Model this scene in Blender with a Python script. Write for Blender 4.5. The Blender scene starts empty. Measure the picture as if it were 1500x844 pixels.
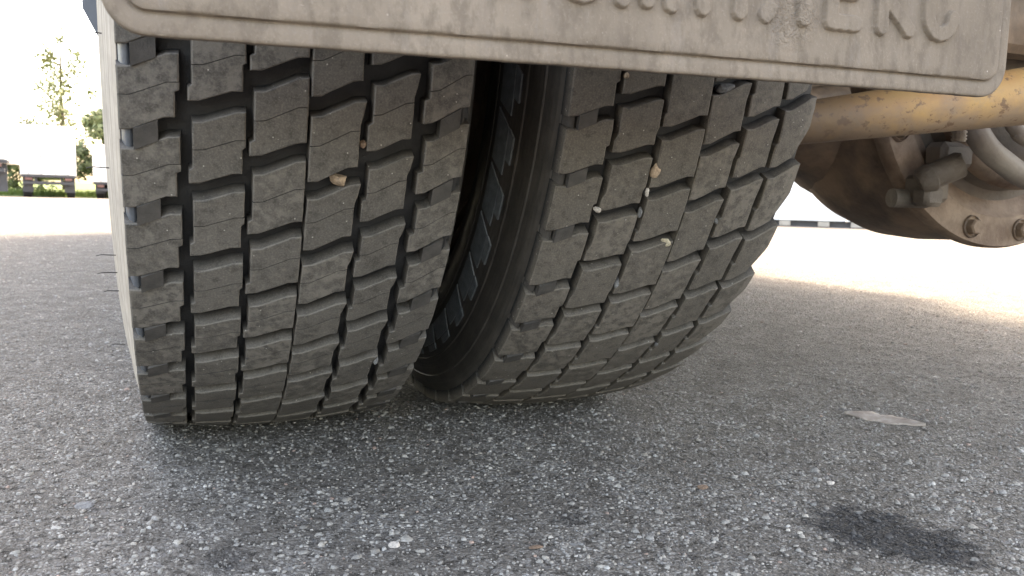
import bpy, math, random
import numpy as np
from mathutils import Vector, Matrix
random.seed(7); rng = np.random.default_rng(11)
S = bpy.context.scene
COL = S.collection
rad = math.radians

# ------------------------------------------------------------------ camera
CAM = Vector((0.044374, -1.125332, 0.27962))
yaw, pitch, roll = rad(21.9909), rad(6.0179), rad(1.3533)
cy, sy, cp, sp = math.cos(yaw), math.sin(yaw), math.cos(pitch), math.sin(pitch)
F = Vector((sy*cp, cy*cp, -sp)); R0 = Vector((cy, -sy, 0)); U0 = R0.cross(F)
Rr = math.cos(roll)*R0 + math.sin(roll)*U0; Ur = -math.sin(roll)*R0 + math.cos(roll)*U0
cam = bpy.data.cameras.new('camera'); co = bpy.data.objects.new('camera', cam); COL.objects.link(co)
M = Matrix((Rr, Ur, -F)).transposed().to_4x4(); M.translation = CAM; co.matrix_world = M
cam.sensor_width = 36; cam.lens = 1186.06*36/1500; cam.clip_start = .01; cam.clip_end = 3000
cam.dof.use_dof = True; cam.dof.focus_distance = .74; cam.dof.aperture_fstop = 17
S.camera = co
S.render.resolution_x, S.render.resolution_y = 1024, 576

# ------------------------------------------------------------------ light
SUN_EL = rad(60); SD = Vector((.72, .69, 0)).normalized()      # horizontal direction towards the sun
w = bpy.data.worlds.new('World'); S.world = w; w.use_nodes = True
nt = w.node_tree; bg = nt.nodes['Background']
sky = nt.nodes.new('ShaderNodeTexSky'); sky.sky_type = 'NISHITA'; sky.sun_disc = False
sky.sun_elevation = SUN_EL; sky.sun_rotation = math.atan2(SD.x, SD.y)
sky.air_density = 1.0; sky.dust_density = 3.0; sky.ozone_density = 1.0
nt.links.new(sky.outputs[0], bg.inputs[0]); bg.inputs[1].default_value = .15
sl = bpy.data.lights.new('sun', 'SUN'); sl.energy = 1.5; sl.angle = rad(14); sl.color = (1, .97, .93)
so = bpy.data.objects.new('sun', sl); COL.objects.link(so)
to_sun = Vector((SD.x*math.cos(SUN_EL), SD.y*math.cos(SUN_EL), math.sin(SUN_EL)))
so.rotation_euler = to_sun.to_track_quat('Z', 'Y').to_euler(); so.location = to_sun*20
S.view_settings.view_transform = 'Standard'; S.view_settings.look = 'None'
S.view_settings.exposure = 3.22; S.view_settings.gamma = 1
S.view_settings.use_white_balance = True; S.view_settings.white_balance_temperature = 9250; S.view_settings.white_balance_tint = 13

# ------------------------------------------------------------------ materials
class N:
    """small node-graph helper"""
    def __init__(s, name):
        s.m = bpy.data.materials.new(name); s.m.use_nodes = True; s.t = s.m.node_tree
        s.b = s.t.nodes['Principled BSDF']; s.tc = s.t.nodes.new('ShaderNodeTexCoord').outputs['Object']
    def n(s, typ, ins={}, **kw):
        nd = s.t.nodes.new(typ)
        for k, v in kw.items(): setattr(nd, k, v)
        for k, v in ins.items(): s.put(nd.inputs[k], v)
        return nd
    def put(s, sock, v):
        if isinstance(v, bpy.types.NodeSocket): s.t.links.new(v, sock)
        else: sock.default_value = v
    def noise(s, scale, detail=4, rough=.55, vec=None, dist=0):
        return s.n('ShaderNodeTexNoise', {'Vector': vec or s.tc, 'Scale': scale, 'Detail': detail, 'Roughness': rough, 'Distortion': dist}).outputs['Fac']
    def vor(s, scale, feat='F1', vec=None, rnd=1.0):
        return s.n('ShaderNodeTexVoronoi', {'Vector': vec or s.tc, 'Scale': scale, 'Randomness': rnd}, feature=feat)
    def ramp(s, f, pts):
        nd = s.n('ShaderNodeValToRGB', {'Fac': f}); e = nd.color_ramp.elements
        while len(e) < len(pts): e.new(.5)
        for q, (p, c) in zip(e, pts):
            q.position = p; q.color = (c, c, c, 1) if isinstance(c, (int, float)) else (*c, 1)
        return nd.outputs[0]
    def mix(s, f, a, b, mode='MIX'):
        nd = s.n('ShaderNodeMix', {}, data_type='RGBA', blend_type=mode)
        s.put(nd.inputs[0], f)
        for i, v in ((6, a), (7, b)):
            s.put(nd.inputs[i], (*v, 1) if isinstance(v, tuple) and len(v) == 3 else v)
        return nd.outputs[2]
    def math(s, op, a, b=0.0, c=None, clamp=False):
        nd = s.n('ShaderNodeMath', {0: a, 1: b}, operation=op, use_clamp=clamp)
        if c is not None: s.put(nd.inputs[2], c)
        return nd.outputs[0]
    def xyz(s): return s.n('ShaderNodeSeparateXYZ', {0: s.tc}).outputs
    def scaled(s, v): return s.n('ShaderNodeMapping', {'Vector': s.tc, 'Scale': v}).outputs[0]
    def bump(s, h, dist, strength=1.0, prev=None):
        ins = {'Height': h, 'Distance': dist, 'Strength': strength}
        if prev is not None: ins['Normal'] = prev
        return s.n('ShaderNodeBump', ins).outputs[0]
    def out(s, col=None, rough=None, normal=None, metal=None, spec=None):
        for k, v in (('Base Color', col), ('Roughness', rough), ('Normal', normal), ('Metallic', metal), ('Specular IOR Level', spec)):
            if v is not None: s.put(s.b.inputs[k], (*v, 1) if isinstance(v, tuple) and len(v) == 3 else v)
        return s.m

def plain(name, c, rough=.6, var=.15, scale=30, metal=0.0, dirt=None, dscale=12, bumpd=.0005):
    g = N(name); n1 = g.noise(scale, 5)
    a = tuple(x*(1-var) for x in c); b = tuple(min(1, x*(1+var)) for x in c)
    colr = g.ramp(n1, [(.3, a), (.7, b)])
    if dirt: colr = g.mix(g.ramp(g.noise(dscale, 6, .65), [(.4, 0.), (.62, 1.)]), colr, dirt)
    return g.out(colr, rough, g.bump(g.noise(scale*6, 4), bumpd), metal)

def tread_rubber(name, base, dust, dustamt, edge):
    g = N(name); x = g.xyz()
    n1 = g.noise(11, 5, .62); n2 = g.noise(120, 5, .6); n3 = g.noise(700, 3, .6); n4 = g.noise(48, 6, .7)
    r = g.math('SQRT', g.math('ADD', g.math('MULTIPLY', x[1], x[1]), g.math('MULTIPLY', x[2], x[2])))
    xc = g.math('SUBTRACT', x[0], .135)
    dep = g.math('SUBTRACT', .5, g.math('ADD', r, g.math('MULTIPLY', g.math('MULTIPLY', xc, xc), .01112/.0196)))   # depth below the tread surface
    c = g.mix(g.ramp(n1, [(.28, .62), (.7, 1.)]), base, dust)
    c = g.mix(dustamt, base, c)
    c = g.mix(g.ramp(n4, [(.34, .3), (.46, 0.)]), c, tuple(q*.9 for q in base))
    c = g.mix(g.ramp(n2, [(.36, .5), (.5, 0.)]), c, tuple(q*.5 for q in base))       # dark wear marks
    c = g.mix(g.ramp(n3, [(.45, 0.), (.72, .45)]), c, tuple(q*1.7 for q in dust))
    v = g.vor(260); keep = g.ramp(g.n('ShaderNodeSeparateColor', {0: v.outputs['Color']}).outputs[0], [(.94, 0.), (.955, 1.)])
    dot = g.math('MULTIPLY', g.ramp(v.outputs['Distance'], [(.1, 1.), (.2, 0.)]), keep)
    c = g.mix(dot, c, (.40, .375, .34))                                                # grit caught in the rubber
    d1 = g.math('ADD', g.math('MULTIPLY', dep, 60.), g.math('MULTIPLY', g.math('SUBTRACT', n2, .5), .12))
    c = g.mix(g.math('MULTIPLY', g.ramp(d1, [(.012, 0.), (.03, 1.), (.055, .6), (.10, 0.)]), edge), c, tuple(q*1.7 for q in dust))   # abraded, dusty edges, their lit highlight painted in too
    c = g.mix(g.ramp(d1, [(.25, 0.), (.82, 1.)]), c, (.018, .018, .019))             # dust fades down the grooves, their shade painted in as well
    h = g.math('ADD', g.math('MULTIPLY', g.noise(450, 6, .7), .6), g.math('MULTIPLY', n4, .8))
    return g.out(c, g.ramp(n2, [(.3, .6), (.7, .82)]), g.bump(h, .0008, .9), spec=.4)

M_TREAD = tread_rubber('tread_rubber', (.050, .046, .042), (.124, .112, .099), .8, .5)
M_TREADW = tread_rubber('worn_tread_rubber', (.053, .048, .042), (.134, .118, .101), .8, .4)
M_CARC = plain('groove_rubber', (.018, .018, .019), .7, .3, 80)
def sidewall_mat(name, c1, c2, rough):
    g = N(name); x = g.xyz()
    r = g.math('SQRT', g.math('ADD', g.math('MULTIPLY', x[1], x[1]), g.math('MULTIPLY', x[2], x[2])))
    ang = g.math('ARCTAN2', x[2], x[1])
    v = g.n('ShaderNodeCombineXYZ', {0: g.math('MULTIPLY', r, 90.), 1: g.math('MULTIPLY', ang, 4.)}).outputs[0]
    st = g.noise(3.0, 5, .6, v)
    c = g.mix(g.ramp(g.math('ADD', g.math('MULTIPLY', st, .5), g.math('MULTIPLY', g.noise(35, 5, .65), .5)), [(.38, 0.), (.6, 1.)]), c1, c2)
    c = g.mix(g.ramp(g.math('SINE', g.math('MULTIPLY', r, 520.)), [(.55, 0.), (.9, .45 if c1[0] > .1 else .12)]), c, tuple(q*.6 for q in c1))
    rr = g.math('SINE', g.math('MULTIPLY', r, 1500.))
    return g.out(c, rough, g.bump(g.math('ADD', g.math('MULTIPLY', rr, .15), g.noise(300, 4)), .0005, .6))
M_SIDE_DUST = sidewall_mat('dusty_sidewall_rubber', (.29, .25, .21), (.42, .365, .305), .8)
M_SIDE_DARK = sidewall_mat('dark_sidewall_rubber', (.034, .031, .028), (.07, .062, .055), .5)
M_GLOSS = plain('glossy_rubber', (.10, .112, .13), .35, .25, 60)  # bluish base colour paints in the sky reflected by the smooth rubber
M_BAR = plain('tie_bar_rubber', (.055, .05, .046), .75, .3, 90)
M_BLUE = plain('smooth_ornament_rubber', (.105, .118, .128), .33, .3, 120)  # sky reflection on the plates is put into this blue-grey colour
M_HAIR = plain('rubber_hair', (.02, .02, .02), .5)

# dusty mud flap
g = N('dusty_flap_rubber')
big = g.noise(9, 5, .6, g.scaled((1, 1, .45))); mid = g.noise(60, 6, .65, g.scaled((1.6, 1, .7))); fin = g.noise(500, 4, .6)
c = g.ramp(big, [(.3, (.165, .132, .104)), (.5, (.225, .182, .145)), (.7, (.285, .232, .186))])
c = g.mix(g.ramp(mid, [(.38, .7), (.52, 0.)]), c, (.15, .12, .096))
c = g.mix(g.ramp(g.noise(26, 6, .7, g.scaled((2.2, 1, .5))), [(.55, 0.), (.72, .55)]), c, (.24, .205, .18))
c = g.mix(g.ramp(fin, [(.55, 0.), (.75, .22)]), c, (.42, .35, .29))
v = g.vor(300); keep = g.ramp(g.n('ShaderNodeSeparateColor', {0: v.outputs['Color']}).outputs[0], [(.965, 0.), (.975, 1.)])
c = g.mix(g.math('MULTIPLY', g.math('MULTIPLY', g.ramp(v.outputs['Distance'], [(.10, 1.), (.22, 0.)]), keep), g.ramp(g.noise(14, 3), [(.45, 0.), (.6, .8)])), c, (.6, .52, .45))
c = g.mix(g.ramp(g.noise(1., 6, .7, g.scaled((95, 1, 9))), [(.52, 0.), (.70, .5)]), c, (.19, .155, .13))
c = g.mix(g.ramp(g.noise(1., 3, .5, g.scaled((60, 1, 420))), [(.70, 0.), (.76, .6)]), c, (.42, .35, .29))
P = g.n('ShaderNodeVectorMath', {0: g.tc, 1: (.41, 0, .040)}, operation='SUBTRACT').outputs[0]
P = g.n('ShaderNodeVectorMath', {0: P, 1: (28, 0, 34)}, operation='MULTIPLY').outputs[0]
dm = g.ramp(g.n('ShaderNodeVectorMath', {0: P}, operation='LENGTH').outputs['Value'], [(.35, 1.), (.75, 0.)])
h = g.math('ADD', g.math('MULTIPLY', mid, .5), g.math('MULTIPLY', fin, .22))
h = g.math('ADD', h, g.math('MULTIPLY', dm, g.math('MULTIPLY', g.noise(230, 3, .6, None, 1.2), 2.6)))
M_FLAP = g.out(c, .85, g.bump(h, .0016, .8), spec=.2)

M_BROWN = plain('oily_brown_steel', (.10, .068, .05), .6, .35, 25, 0, (.25, .165, .11), 9, .001)
M_DIFF = plain('dusty_axle_casting', (.28, .20, .145), .7, .2, 30, 0, (.15, .095, .065), 14, .001)
M_DIFFD = plain('dark_axle_dome', (.12, .10, .082), .65, .25, 30, 0, (.17, .135, .11), 10, .001)
M_PALE = plain('pale_dusty_pipe', (.27, .235, .20), .6, .12, 30, 0, (.19, .155, .13), 12, .0006)
M_STUB = plain('dirty_actuator_casting', (.13, .105, .085), .65, .25, 60, 0, (.09, .07, .055), 35, .0012)
M_RIM = plain('brown_dusty_rim', (.22, .165, .13), .7, .3, 30, 0, (.3, .24, .19), 12)
M_CHASSIS = plain('dark_chassis_paint', (.035, .031, .03), .55, .3, 20, 0, (.085, .062, .05), 8)
M_BODY = plain('white_body_panel', (.72, .73, .74), .45, .04, 3)
M_SKIRT = plain('blue_grey_skirt', (.10, .115, .14), .5, .15, 12)
g = N('yellow_orange_chipped_paint')
x = g.xyz(); n1 = g.noise(14, 6, .65); n2 = g.noise(90, 5, .65)
c = g.ramp(n1, [(.35, (.56, .27, .09)), (.6, (.62, .35, .12))])
up = g.math('ADD', g.math('MULTIPLY', x[1], 12.), g.math('MULTIPLY', n1, 1.1))
c = g.mix(g.ramp(up, [(.30, .85), (.62, 0.)]), c, (.30, .22, .16))                       # road film on the underside
c = g.mix(g.ramp(n2, [(.37, .85), (.44, 0.)]), c, (.16, .075, .04))
c = g.mix(.22, c, (.25, .19, .14))
c = g.mix(g.ramp(g.noise(38, 6, .7), [(.54, 0.), (.68, .5)]), c, (.33, .25, .18))
lg = g.math('ADD', x[2], g.math('MULTIPLY', g.noise(8, 4), .12))
c = g.mix(g.ramp(lg, [(.17, 1.), (.34, 0.)]), c, (.12, .08, .056))                    # oily brown towards the wheel
M_TUBE = g.out(c, .6, g.bump(n2, .0006))

# ---- asphalt, shared logic between the sheet and the loose-looking chips
def stain_mask(g):
    def ell(cx, cy, rx, ry, ns, amp):
        d = g.n('ShaderNodeVectorMath', {0: g.tc, 1: (cx, cy, 0)}, operation='SUBTRACT').outputs[0]
        d = g.n('ShaderNodeVectorMath', {0: d, 1: (1/rx, 1/ry, 0)}, operation='MULTIPLY').outputs[0]
        L = g.n('ShaderNodeVectorMath', {0: d}, operation='LENGTH').outputs['Value']
        return g.ramp(g.math('ADD', L, g.math('MULTIPLY', g.math('SUBTRACT', g.noise(ns, 5, .65), .5), amp)), [(.62, 1.), (1.05, 0.)])
    s = ell(.602, -.606, .062, .068, 55, 1.7)
    s = g.math('MAXIMUM', s, ell(.622, -.648, .056, .050, 70, 1.7))
    s = g.math('MAXIMUM', s, g.math('MULTIPLY', ell(.068, -.488, .022, .03, 60, 1.6), .5))
    s = g.math('MAXIMUM', s, g.math('MULTIPLY', ell(.36, -.50, .02, .02, 60, 1.8), .5))
    return s
def asphalt():
    g = N('asphalt')
    w_ = g.n('ShaderNodeVectorMath', {0: g.tc, 1: g.n('ShaderNodeVectorMath', {0: g.n('ShaderNodeTexNoise', {'Vector': g.tc, 'Scale': 150.}).outputs['Color'], 1: (.006, .006, .006)}, operation='MULTIPLY').outputs[0]}, operation='ADD').outputs[0]
    v1 = g.vor(330, vec=w_); v2 = g.vor(130, vec=w_)
    r1 = g.n('ShaderNodeSeparateColor', {0: v1.outputs['Color']}).outputs[0]
    r2 = g.n('ShaderNodeSeparateColor', {0: v2.outputs['Color']}).outputs[1]
    c = g.ramp(r1, [(0., (.13, .118, .105)), (.4, (.225, .207, .185)), (.75, (.32, .297, .266)), (.9, (.38, .37, .35)), (1., (.50, .48, .45))])
    edge = g.ramp(v1.outputs['Distance'], [(.35, 0.), (.75, .75)])
    c = g.mix(edge, c, (.075, .070, .064))
    big = g.ramp(r2, [(.80, 0.), (.84, 1.)]); inner = g.ramp(v2.outputs['Distance'], [(.38, 1.), (.5, 0.)])
    c = g.mix(g.math('MULTIPLY', big, inner), c, g.ramp(g.n('ShaderNodeSeparateColor', {0: v2.outputs['Color']}).outputs[2], [(0., (.15, .14, .14)), (.6, (.25, .245, .235)), (1., (.42, .40, .37))]))
    pat = g.noise(3.5, 6, .6); c = g.mix(g.ramp(pat, [(.35, .35), (.65, 0.)]), c, (.09, .085, .08))
    c = g.mix(g.ramp(g.noise(85, 5, .65), [(.28, .8), (.40, 0.)]), c, (.035, .032, .03))
    c = g.mix(g.ramp(g.noise(1.1, 4), [(.5, 0.), (.7, .25)]), c, (.20, .18, .165))
    c = g.mix(g.ramp(g.noise(14, 5, .7), [(.42, .55), (.56, 0.)]), c, (.11, .097, .085))
    c = g.mix(g.math('MULTIPLY', stain_mask(g), .85), c, (.020, .022, .026))
    h = g.math('ADD', g.math('MULTIPLY', g.math('SUBTRACT', 1., v1.outputs['Distance']), .9), g.math('MULTIPLY', g.noise(500, 4), .5))
    h = g.math('ADD', h, g.math('MULTIPLY', g.noise(60, 4), 1.2))
    coarse = g.math('ADD', g.ramp(g.noise(85, 5, .65), [(.30, 0.), (.46, 1.)]), g.math('MULTIPLY', g.noise(24, 3), .6))
    return g.out(c, g.ramp(r1, [(0., .6), (1., .9)]), g.bump(h, .0024, 1., g.bump(coarse, .0045, 1.)), spec=.1)
def chip_mat():
    g = N('aggregate_chips')
    a = g.n('ShaderNodeAttribute', attribute_name='tint').outputs['Color']
    c = g.mix(g.ramp(g.noise(420, 5, .7), [(.3, .65), (.7, 0.)]), a, (.06, .058, .056))
    c = g.mix(g.ramp(g.noise(14, 5, .7), [(.42, .4), (.56, 0.)]), c, (.13, .115, .10))
    c = g.mix(g.math('MULTIPLY', stain_mask(g), .82), c, (.022, .024, .028))
    return g.out(c, .7, g.bump(g.noise(700, 4), .0006))
M_ASPH, M_CHIP = asphalt(), chip_mat()
def pebble_mat(name, c):
    g = N(name); n1 = g.noise(320, 6, .7)
    return g.out(g.ramp(n1, [(.3, tuple(x*.5 for x in c)), (.5, c), (.72, tuple(min(1, x*1.35) for x in c))]), .8, g.bump(n1, .0012, 1.))
M_PTAN = pebble_mat('tan_pebble', (.42, .31, .22)); M_PGREY = pebble_mat('grey_pebble', (.17, .17, .17)); M_PCREAM = pebble_mat('cream_pebble', (.55, .48, .35))
M_PWHITE = pebble_mat('whitish_pebble', (.5, .45, .4)); M_PBROWN = pebble_mat('brown_pebble', (.2, .13, .09))
M_LEAF = plain('dry_leaf', (.44, .38, .33), .8, .18, 90, 0, (.33, .27, .225), 60)
M_GRASS = plain('grass', (.10, .15, .035), .9, .3, 2); M_BARK = plain('bark', (.10, .075, .05), .9, .3, 5)
M_TARP = plain('trailer_white_panel', (.80, .80, .79), .5, .04, 1); M_DARKM = plain('dark_trailer_metal', (.05, .05, .055), .6, .2, 5)
M_TYRE = plain('background_tyre', (.03, .03, .03), .8); M_REDL = plain('dull_tail_lamp', (.16, .07, .06), .3); M_ALU = plain('grey_door_bar', (.35, .35, .36), .4)
M_WALLW = plain('white_wall_panel', (.80, .80, .80), .5, .04, 1.5); M_CONC = plain('concrete_block', (.42, .38, .33), .85, .2, 6)
M_DGAP = plain('dark_plinth', (.07, .07, .075), .8, .2, 5)
def leafm(name, c):
    g = N(name); oi = g.noise(1.3, 3); return g.out(g.ramp(oi, [(.35, tuple(x*.7 for x in c)), (.65, tuple(x*1.4 for x in c))]), .6)
M_LF1, M_LF2 = leafm('leaves_green', (.10, .125, .055)), leafm('leaves_yellow_green', (.16, .17, .07))

# ------------------------------------------------------------------ mesh helpers
def obj(name, V, Fc, mat, parent=None, smooth=False, label=None, stuff=False):
    me = bpy.data.meshes.new(name); me.from_pydata([tuple(v) for v in V], [], Fc)
    for m in (mat if isinstance(mat, (list, tuple)) else [mat]): me.materials.append(m)
    if smooth: me.polygons.foreach_set('use_smooth', [True]*len(me.polygons))
    me.update()
    o = bpy.data.objects.new(name, me); COL.objects.link(o)
    if parent: o.parent = parent
    if label: o['label'] = label
    if stuff: o['kind'] = 'stuff'
    return o
def empty(name, loc, label, cat, group=None):
    o = bpy.data.objects.new(name, None); COL.objects.link(o); o.location = loc; o.empty_display_size = .1
    o['label'] = label; o['category'] = cat
    if group: o['group'] = group
    return o
class MB:
    def __init__(s): s.V = []; s.F = []
    def add(s, V, Fc):
        k = len(s.V); s.V += [tuple(v) for v in V]; s.F += [tuple(i+k for i in f) for f in Fc]
    def box(s, a, b, bev=0.0):
        x0, y0, z0 = a; x1, y1, z1 = b
        if bev <= 0:
            s.add([(x0,y0,z0),(x1,y0,z0),(x1,y1,z0),(x0,y1,z0),(x0,y0,z1),(x1,y0,z1),(x1,y1,z1),(x0,y1,z1)],
                  [(0,3,2,1),(4,5,6,7),(0,1,5,4),(1,2,6,5),(2,3,7,6),(3,0,4,7)]); return
        e = bev; V = []; 
        for z, i in ((z0, e), (z0+e, 0), (z1-e, 0), (z1, e)):
            V += [(x0+i,y0+e,z),(x0+e,y0+i,z),(x1-e,y0+i,z),(x1-i,y0+e,z),(x1-i,y1-e,z),(x1-e,y1-i,z),(x0+e,y1-i,z),(x0+i,y1-e,z)]
        Fc = [tuple(range(7,-1,-1)), tuple(range(24,32))]
        for r in range(3):
            for k in range(8): Fc.append((r*8+k, r*8+(k+1)%8, (r+1)*8+(k+1)%8, (r+1)*8+k))
        s.add(V, Fc)
    def tube(s, pts, rr, n=14, cap=True):
        pts = [Vector(q) for q in pts]; rr = rr if isinstance(rr, (list, tuple)) else [rr]*len(pts)
        V = []; up = None
        for i, q in enumerate(pts):
            d = (pts[min(i+1, len(pts)-1)]-pts[max(i-1, 0)]).normalized()
            if up is None:
                up = Vector((0, 0, 1)) if abs(d.z) < .9 else Vector((1, 0, 0))
            a = (up - d*up.dot(d)).normalized(); b = d.cross(a); up = a
            for k in range(n):
                t = 2*math.pi*k/n; V.append(q + rr[i]*(math.cos(t)*a + math.sin(t)*b))
        Fc = []
        for i in range(len(pts)-1):
            for k in range(n): Fc.append((i*n+k, i*n+(k+1)%n, (i+1)*n+(k+1)%n, (i+1)*n+k))
        if cap: Fc += [tuple(range(n-1,-1,-1)), tuple((len(pts)-1)*n+k for k in range(n))]
        s.add(V, Fc)
    def lathe(s, prof, axis='X', n=96, c=(0,0,0), ang0=0, ang1=2*math.pi):
        """prof: (position along axis, radius)"""
        V = []; full = abs(ang1-ang0-2*math.pi) < 1e-6; m = n if full else n+1
        for (p, r) in prof:
            for k in range(m):
                t = ang0+(ang1-ang0)*k/n
                if axis == 'X': V.append((c[0]+p, c[1]+r*math.cos(t), c[2]+r*math.sin(t)))
                else: V.append((c[0]+r*math.cos(t), c[1]+p, c[2]+r*math.sin(t)))
        Fc = []
        for i in range(len(prof)-1):
            for k in range(n):
                k2 = (k+1) % m
                Fc.append((i*m+k, i*m+k2, (i+1)*m+k2, (i+1)*m+k))
        s.add(V, Fc)
    def build(s, name, mat, parent=None, smooth=False, label=None, stuff=False):
        return obj(name, s.V, s.F, mat, parent, smooth, label, stuff)
def smooth_by_angle(o, deg=40):
    me = o.data; me.polygons.foreach_set('use_smooth', [True]*len(me.polygons))
    me.set_sharp_from_angle(angle=rad(deg))

# ------------------------------------------------------------------ ground
E = 900.0
gr = obj('asphalt_ground', [(-E,-E,0),(E,-E,0),(E,E,0),(-E,E,0)], [(0,1,2,3)], M_ASPH); gr['kind'] = 'structure'

def chips():
    X0, X1, Y0, Y1 = -1.3, 4.0, -.85, 5.0
    P = []; n = 0
    cand = rng.uniform([X0, Y0], [X1, Y1], (900000, 2))
    d = np.hypot(cand[:,0]-CAM.x, cand[:,1]-CAM.y)
    fw = ((cand[:,0]-CAM.x)*sy + (cand[:,1]-CAM.y)*cy); sd = ((cand[:,0]-CAM.x)*cy - (cand[:,1]-CAM.y)*sy)
    area = (X1-X0)*(Y1-Y0); dens = 900000/area
    want = np.minimum(38000, 38000*(1.0/np.maximum(d, .3))**2.3)
    ok = (rng.random(len(cand)) < want/dens) & (fw > .45) & (np.abs(sd) < fw*.72+.08)
    c = cand[ok]; d = d[ok]; n = len(c)
    s = np.clip(rng.lognormal(math.log(.00125), .48, n), .0006, .007)*(np.maximum(1, d/1.3))**.55   # half-width
    s = np.minimum(s, .0095)
    k = 6
    ang = rng.uniform(0, 2*math.pi, n)[:,None] + np.arange(k)*2*math.pi/k + rng.uniform(-.32, .32, (n, k))
    rr = s[:,None]*rng.uniform(.65, 1.2, (n, k)); el = rng.uniform(.55, 1., n)[:,None]; th = rng.uniform(0, math.pi, n)[:,None]
    lx, ly = rr*np.cos(ang), rr*np.sin(ang)*el
    px, py = lx*np.cos(th)-ly*np.sin(th), lx*np.sin(th)+ly*np.cos(th)
    h = np.minimum(s*rng.uniform(.12, .6, n), .0018)[:,None]; tx, ty = rng.uniform(-.22, .22, (2, n, 1))
    V = np.zeros((n, 2*k, 3))
    V[:,:k,0] = c[:,:1]+px*.72; V[:,:k,1] = c[:,1:]+py*.72; V[:,:k,2] = h + tx*px + ty*py
    V[:,k:,0] = c[:,:1]+px*1.08; V[:,k:,1] = c[:,1:]+py*1.08; V[:,k:,2] = -.0006
    V[:,:k,2] = np.maximum(V[:,:k,2], .0002)
    base = (np.arange(n)*2*k)[:,None]
    quads = np.stack([np.stack([k+i*np.ones(1, int), np.array([k+(i+1)%k]), np.array([(i+1)%k]), np.array([i])], -1)[0] for i in range(k)])  # k,4
    loops_q = (base[:,:,None]+quads[None]).reshape(n, -1); loops_t = base+np.arange(k)[None]
    loops = np.concatenate([loops_q, loops_t], 1).ravel()
    sizes = np.tile(np.array([4]*k+[k]), n); starts = np.concatenate([[0], np.cumsum(sizes)[:-1]])
    me = bpy.data.meshes.new('aggregate_chips'); me.vertices.add(n*2*k); me.vertices.foreach_set('co', V.ravel())
    me.loops.add(len(loops)); me.loops.foreach_set('vertex_index', loops.astype(np.int32))
    me.polygons.add(len(sizes)); me.polygons.foreach_set('loop_start', starts.astype(np.int32)); me.polygons.foreach_set('loop_total', sizes.astype(np.int32))
    me.update(calc_edges=True); me.validate()
    at = me.attributes.new('tint', 'FLOAT_COLOR', 'POINT')
    val = np.clip(rng.lognormal(math.log(.39), .20, n), .16, .66); warm = rng.normal(.035, .022, n)
    red = rng.random(n) < .02
    rgb = np.stack([val*(1+warm+.02), val, val*(1-warm-.06), np.ones(n)], 1)
    rgb[red] = np.stack([val*1.15, val*.8, val*.65, np.ones(n)], 1)[red]
    at.data.foreach_set('color', np.repeat(rgb, 2*k, 0).astype(np.float32).ravel())
    me.materials.append(M_CHIP)
    o = bpy.data.objects.new('asphalt_aggregate', me); COL.objects.link(o); o['kind'] = 'stuff'
    o['label'] = 'small pale and grey stone chips set in the asphalt surface'; o['category'] = 'gravel'
    print('chips', n)
chips()

# ------------------------------------------------------------------ truck
truck = empty('truck', (1.25, 0, 0), 'truck with twin rear tyres, dusty mud flap and axle, standing on the asphalt', 'truck')
def under(name, loc):
    o = bpy.data.objects.new(name, None); return o
TX = -1.25                                   # world x -> truck local x
R, DEF, CR = .5, .0095, .01112
ZC = R-DEF
FLOOR = -ZC+.0004

def rtread(x, mid): return R - CR*((x-mid)/.14)**2

# ---- tyre: carcass mesh (object origin at wheel centre line, local x = 0 at tread's left edge)
def carcass(name, X0, label, outer):
    W = .2701; mid = W/2; dep = .0135
    pr = []
    for i in range(13):
        x = W*i/12; pr.append((x, rtread(x, mid)-dep))
    right = [(W+.001, .4735), (W+.006, .4665), (W+.0058, .4640), (W+.0135, .4480), (W+.0133, .4455), (W+.0165, .437), (W+.0163, .4345), (W+.0240, .416), (W+.0285, .400), (W+.0298, .386), (W+.0280, .368), (W+.0250, .355), (W+.0262, .350), (W+.014, .33), (W-.002, .31), (W-.018, .296), (W-.028, .287), (W-.03, .275)]
    left = [(W-x, r) for x, r in right]
    if outer: left = [(x*.62 if x < 0 else x, r) for x, r in left]
    prof = list(reversed(left)) + pr + right
    m = MB(); m.lathe(prof, 'X', 180)
    V = [(x, y, max(z, FLOOR)) for x, y, z in m.V]
    t = obj(name, V, m.F, [M_CARC, M_SIDE_DUST, M_SIDE_DARK], truck, True, label)
    nL = len(left)-1; nT = len(pr)
    for pi, p in enumerate(t.data.polygons):
        ring = pi//180
        if ring < nL+1: p.material_index = 1 if outer else 2
        elif ring >= nL+nT: p.material_index = 2
    t.location = (X0+TX, 0, ZC)
    return t

def Scurve(u):
    if u < .2: return .06*u/.2
    if u > .8: return .94+.06*(u-.8)/.2
    return .06+.88*(u-.2)/.6

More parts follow.
